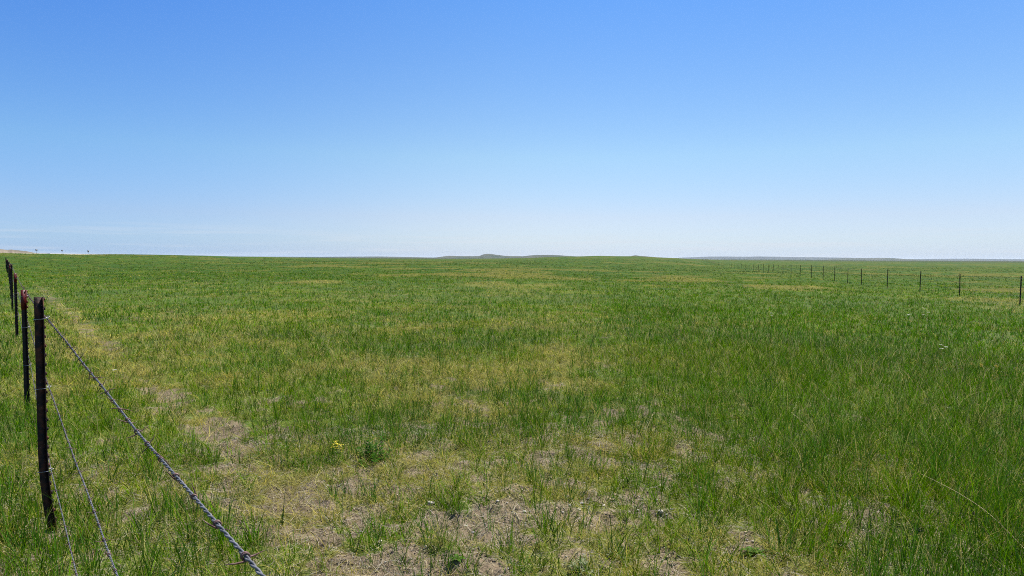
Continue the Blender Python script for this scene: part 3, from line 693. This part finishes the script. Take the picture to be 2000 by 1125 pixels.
def leafy_clump(name, x, y, rad, h, n, mat, lab, cat, L=0.035, W=0.009):
    o = empty(name, (x, y, gz(x, y))); tag(o, lab, cat); st = MB(); lf = MB()
    for k in range(n):
        a = random.uniform(0, 6.3); d = rad * math.sqrt(random.random()); hh = h * (1 - 0.55 * (d / rad) ** 2) * random.uniform(0.7, 1.1)
        d *= 0.75 + 0.45 * math.sin(2.3 * a + 1.0); hh *= 1 + 0.35 * math.sin(3.1 * a)
        root = np.array((math.sin(a) * d * 0.5, math.cos(a) * d * 0.5, -0.005)); top = np.array((math.sin(a) * d, math.cos(a) * d, hh))
        t = np.linspace(0, 1, 4)[:, None]; st.tube(root * (1 - t) + top * t, [0.0015, 0.0013, 0.001, 0.0007], 4)
        for q in range(9):
            tt = random.uniform(0.25, 1.0); b = random.uniform(0, 6.3); c = root * (1 - tt) + top * tt
            lf.leaf(c, (math.sin(b), math.cos(b), random.uniform(0.1, 1.2)), (0, 0, 1), L * random.uniform(0.7, 1.2), W, 3, 0.2)
    link('stems', st.mesh('stems', True), M_STEM, o).name = 'stem'; link('leaves', lf.mesh('leaves'), mat, o).name = 'foliage'
    return o
leafy_clump('leafy_weed', -1.07, 5.27, 0.25, 0.18, 85, M_DK, 'dark green bushy leafy weed on bare soil, right of the yellow flower', 'weed')
leafy_clump('cushion_weed', 0.55, 3.55, 0.10, 0.05, 40, M_SAGE, 'low grey-green cushion weed on bare soil near the pinkish flat stone', 'weed', 0.022, 0.006)
leafy_clump('cushion_weed', 0.36, 3.36, 0.12, 0.05, 40, M_SAGE, 'grey-green cushion weed nearest the viewer, at the bottom middle', 'weed', 0.022, 0.006)
def rosette(x, y, n, L, W, lab):
    o = empty('broad_leaf_weed', (x, y, gz(x, y))); tag(o, lab, 'weed')
    for k in range(n):
        a = k * 2.4 + random.uniform(-.3, .3); lf = MB(); l = L * random.uniform(0.7, 1.1)
        lf.leaf((0, 0, 0.004), (math.sin(a), math.cos(a), random.uniform(0.35, 0.95)), (0, 0, 1), l, W * random.uniform(0.8, 1.2), 5, 0.35)
        link('leaf', lf.mesh('leaf'), M_BROAD, o)
rosette(1.30, 3.62, 10, 0.085, 0.030, 'broad-leaved green rosette weed on bare soil near the bottom edge')
rosette(1.42, 3.66, 7, 0.06, 0.022, 'smaller broad-leaved weed just right of the bigger rosette')
rosette(-0.28, 3.5, 8, 0.06, 0.022, 'small broad-leaved weed among litter at the bottom, left of the cushion weeds')
def stalk(P, r, lab, seed_head=True):
    P = np.array(P, float); o = empty('dry_stalk', tuple(P[0])); tag(o, lab, 'grass stalk')
    t = np.linspace(0, 1, 14); q = np.stack([np.interp(t, np.linspace(0, 1, len(P)), P[:, i]) for i in range(3)], -1)
    for _ in range(3): q[1:-1] = (q[:-2] + 2 * q[1:-1] + q[2:]) / 4
    q -= P[0]; mb = MB(); mb.tube(q, np.linspace(r, r * 0.45, 14), 5); link('stem', mb.mesh('stem', True), M_DRYST, o)
    if seed_head:
        sh = MB(); e = q[-1]; d = q[-1] - q[-2]; d /= np.linalg.norm(d)
        for k in range(12): sh.leaf(e - d * k * 0.005, d + np.array((random.gauss(0, .3), random.gauss(0, .3), random.gauss(0, .3))), (0, 0, 1), 0.014, 0.003, 2, 0)
        link('seed_head', sh.mesh('seed_head'), M_DRYST, o)
stalk([(2.78, 3.55, gz(2.78, 3.55) + 0.02), (2.74, 3.85, 0.16), (2.72, 4.15, 0.19), (2.74, 4.5, 0.17)], 0.0016, 'long pale dry grass stalk bending over the grass at the right edge', False)
for (x, y, h, az, lab) in [(-2.9, 9.9, 0.36, 2.0, 'single pale stalk leaning above the grass, left of the field middle'), (1.06, 5.5, 0.32, 0.6, 'yellowish dry stalk slanting in the tall green tuft'),
                           (2.6, 5.6, 0.34, 5.2, 'curved pale stalk in the thick right-hand grass'), (-2.75, 4.6, 0.2, 1.2, 'short straw stalk lying at the foot of the nearest post')]:
    z = gz(x, y); stalk([(x, y, z), (x + math.sin(az) * h * 0.3, y + math.cos(az) * h * 0.3, z + h * 0.6), (x + math.sin(az) * h * 0.75, y + math.cos(az) * h * 0.75, z + h * 0.95)], 0.0018, lab)

# ------------------------------------------------------------------ far things
def far_mat(name, c0, c1, s): return noise_mat(name, c0, c1, s, 0.95, lo=0.3, hi=0.7, spec=0.05)
FPX = 1333.3
def hill(name, dist, depth, prof, mat, lab, base=-6.0):
    """a ridge: prof = (bearing in degrees, height of the crest); a bell across, with gullies"""
    prof = np.array(prof); az = np.linspace(prof[0, 0], prof[-1, 0], 160); hz = np.interp(az, prof[:, 0], prof[:, 1])
    k = np.array((1, 2, 3, 2, 1.0)) / 9; hp = np.convolve(np.pad(hz, 2, mode='edge'), k, 'valid')
    hp = hp + (fbm(np.linspace(0, 34, 160), np.zeros(160), int(dist), 3) - 0.5) * 0.05 * (hp.max() - base)
    t = np.linspace(-1, 1, 25); V = np.zeros((25, 160, 3)); A = np.radians(az)
    for i, tt in enumerate(t):
        d = dist + tt * depth; s = (math.cos(math.pi * tt) * 0.5 + 0.5) ** 0.9
        g = 1 - 0.28 * (1 - abs(2 * s - 1)) * (fbm(az * 9 + 5, np.full(160, tt * 2.0), int(dist) + 3, 3) - 0.2)
        z = base + (hp - base) * s * np.clip(g, 0.4, 1.1) if 0 < s < 1 else base + (hp - base) * s
        V[i, :, 0] = d * np.sin(A); V[i, :, 1] = d * np.cos(A); V[i, :, 2] = z
    i = np.arange(24)[:, None]; j = np.arange(159)[None]
    Q = np.stack([i * 160 + j, i * 160 + j + 1, (i + 1) * 160 + j + 1, (i + 1) * 160 + j], -1).reshape(-1, 4)
    o = link(name, mesh_from(name, V.reshape(-1, 3), Q, None, True), mat); tag(o, lab, 'hill', kind='structure'); return o
def bz(x, y, dist):   # bearing and height of a skyline point seen from the eye
    yh = 503.3 + 0.00524 * (x - 1000); a = math.degrees(math.atan((x - 1000) / FPX)); return (a, EYE + (yh - y) / FPX * dist * math.cos(math.radians(a)))
M_H1 = far_mat('butte grass and clay', (0.030, 0.046, 0.026), (0.075, 0.075, 0.050), 0.006)
M_H2 = far_mat('far range', (0.028, 0.040, 0.036), (0.050, 0.058, 0.055), 0.003)
M_H3 = far_mat('badland clay', (0.06, 0.06, 0.04), (0.22, 0.18, 0.13), 0.03)
D = 4200
hill('butte', D, 500, [bz(x, y, D) for x, y in [(815, 507), (835, 505), (850, 503), (862, 501.3), (878, 499.6), (900, 500.2), (925, 500.4), (937, 500), (944, 496.6), (950, 495.8), (958, 496), (966, 497.2), (975, 498.2), (985, 499.5), (1000, 500.2), (1020, 500.4), (1060, 503), (1120, 507)]], M_H1, 'long grey-green ridge with a small flat-topped butte')
hill('hill', 3600, 500, [bz(x, y, 3600) for x, y in [(985, 506), (1010, 501.5), (1030, 499.6), (1045, 498), (1075, 498), (1095, 498.8), (1120, 500.5), (1150, 502), (1200, 506)]], M_H1, 'green hill just right of the flat-topped butte')
hill('hill', 5200, 600, [bz(x, y, 5200) for x, y in [(560, 504.5), (600, 502.6), (640, 501.6), (690, 501.2), (740, 501), (790, 501.8), (840, 503), (880, 505), (920, 507)]], M_H1, 'low long ridge left of the butte')
hill('hill', 2000, 200, [bz(x, y, 2000) for x, y in [(1200, 506), (1225, 501.2), (1234, 500), (1239, 498.6), (1244, 499), (1250, 500.2), (1262, 500.8), (1300, 504), (1330, 507)]], M_H1, 'small rocky knoll behind the grassy rise')
hill('hill', 9500, 900, [bz(x, y - 0.8, 9500) for x, y in [(1290, 507), (1330, 504), (1360, 503), (1385, 502), (1420, 501.8), (1455, 502.2), (1480, 501.7), (1520, 502.3), (1545, 503), (1580, 503.2), (1640, 504), (1720, 505), (1780, 507), (1830, 509)]], M_H2, 'long blue range of hills right of centre')
hill('hill', 6500, 600, [bz(x, y, 6500) for x, y in [(1600, 508), (1625, 505.6), (1650, 504.4), (1690, 504.6), (1715, 503.6), (1740, 504), (1760, 505.4), (1800, 508)]], M_H1, 'low grey-green hill before the blue range')
hill('hill', 9800, 900, [bz(x, y - 0.6, 9800) for x, y in [(1740, 509), (1780, 506.6), (1840, 506), (1890, 505.8), (1950, 506.6), (2010, 507), (2100, 508), (2200, 511)]], M_H2, 'faint pale blue range at the right edge')
hill('hill', 1300, 110, [bz(x, y, 1300) for x, y in [(-160, 499), (-100, 486), (-60, 484), (-20, 485), (0, 486.4), (10, 487.4), (18, 488.2), (23, 487.2), (28, 488.6), (40, 489.2), (52, 490.8), (62, 492.6), (80, 496), (100, 500)]], M_H3, 'brown badland hill beyond the road at the left edge', base=-4)

def road():
    az = np.radians(np.linspace(-50, -22, 60)); deg = np.degrees(az)
    px = 1000 + FPX * np.tan(az); dist = np.interp(deg, [-50, -36.9, -22], [360, 350, 520])
    y_img = np.interp(px, [-600, 0, 60, 200, 330, 420], [493.0, 494.2, 494.9, 497.0, 500.2, 503])
    top = EYE + (503.3 + 0.00524 * (px - 1000) - y_img) / FPX * dist * np.cos(az)
    rows = [(-7, -3.0), (-4.2, -0.35), (-3.4, 0.0), (0, 0.06), (3.4, 0.0), (4.2, -0.35), (7, -3.0)]
    V = np.array([[((d + q) * math.sin(a), (d + q) * math.cos(a), t + dz) for a, d, t in zip(az, dist, top)] for q, dz in rows])
    i = np.arange(len(rows) - 1)[:, None]; j = np.arange(59)[None]
    Q = np.stack([i * 60 + j, i * 60 + j + 1, (i + 1) * 60 + j + 1, (i + 1) * 60 + j], -1).reshape(-1, 4)
    o = link('road', mesh_from('road', V.reshape(-1, 3), Q), far_mat('pale gravel', (0.34, 0.30, 0.23), (0.44, 0.40, 0.32), 0.4)); tag(o, 'pale gravel road on a low bank at the left skyline', 'road', kind='structure')
    M_SIGN = noise_mat('dark sign back', (0.06, 0.065, 0.075), (0.12, 0.125, 0.135), 3, 0.5, 0.3); M_SP = noise_mat('sign post steel', (0.12, 0.12, 0.12), (0.22, 0.22, 0.22), 5, 0.5, 0.4)
    for x, yb, lab, shape in ((72, 494.6, 'small dark road sign nearest the badland hill', 0), (122, 495.4, 'small dark road sign between the two others on the left skyline', 1), (173, 496.2, 'small dark road sign farthest from the badland hill', 2)):
        a = math.atan((x - 1000) / FPX); d = float(np.interp(math.degrees(a), deg, dist)) - 3.6; z = float(np.interp(a, az, top)) - 0.12
        s = empty('road_sign', (d * math.sin(a), d * math.cos(a), z), -a); tag(s, lab, 'road sign', 'road signs on the left skyline')
        mb = MB(); mb.box((-0.04, -0.03, -0.4), (0.04, 0.03, 2.0)); link('post', mb.mesh('post'), M_SP, s)
        mb = MB()
        if shape == 0: mb.box((-0.38, 0.034, 1.35), (0.38, 0.06, 1.95))
        elif shape == 1:
            V = [(0, 0.034, 1.15), (0.45, 0.034, 1.6), (0, 0.034, 2.05), (-0.45, 0.034, 1.6), (0, 0.06, 1.15), (0.45, 0.06, 1.6), (0, 0.06, 2.05), (-0.45, 0.06, 1.6)]
            mb.add(V, [(0, 1, 2, 3), (7, 6, 5, 4), (0, 4, 5, 1), (1, 5, 6, 2), (2, 6, 7, 3), (3, 7, 4, 0)])
        else: mb.box((-0.32, 0.034, 1.1), (0.32, 0.06, 2.1))
        link('panel', mb.mesh('panel'), M_SIGN, s)
road()

# ------------------------------------------------------------------ air
def haze():
    mb = MB(); mb.box((-15000, -15000, -14.0), (15000, 15000, 31.0)); me = mb.mesh('haze'); m = bpy.data.materials.new('haze'); m.use_nodes = True; t = m.node_tree; t.nodes.clear()
    o = N(t, 'ShaderNodeOutputMaterial'); v = N(t, 'ShaderNodeVolumePrincipled'); v.inputs['Color'].default_value = (0.80, 0.90, 1.0, 1); v.inputs['Density'].default_value = 0.00004; v.inputs['Anisotropy'].default_value = 0.2
    t.links.new(v.outputs[0], o.inputs['Volume'])
    tag(link('haze', me, m), 'pale thin haze lying over the far prairie', 'haze', kind='stuff')
haze()
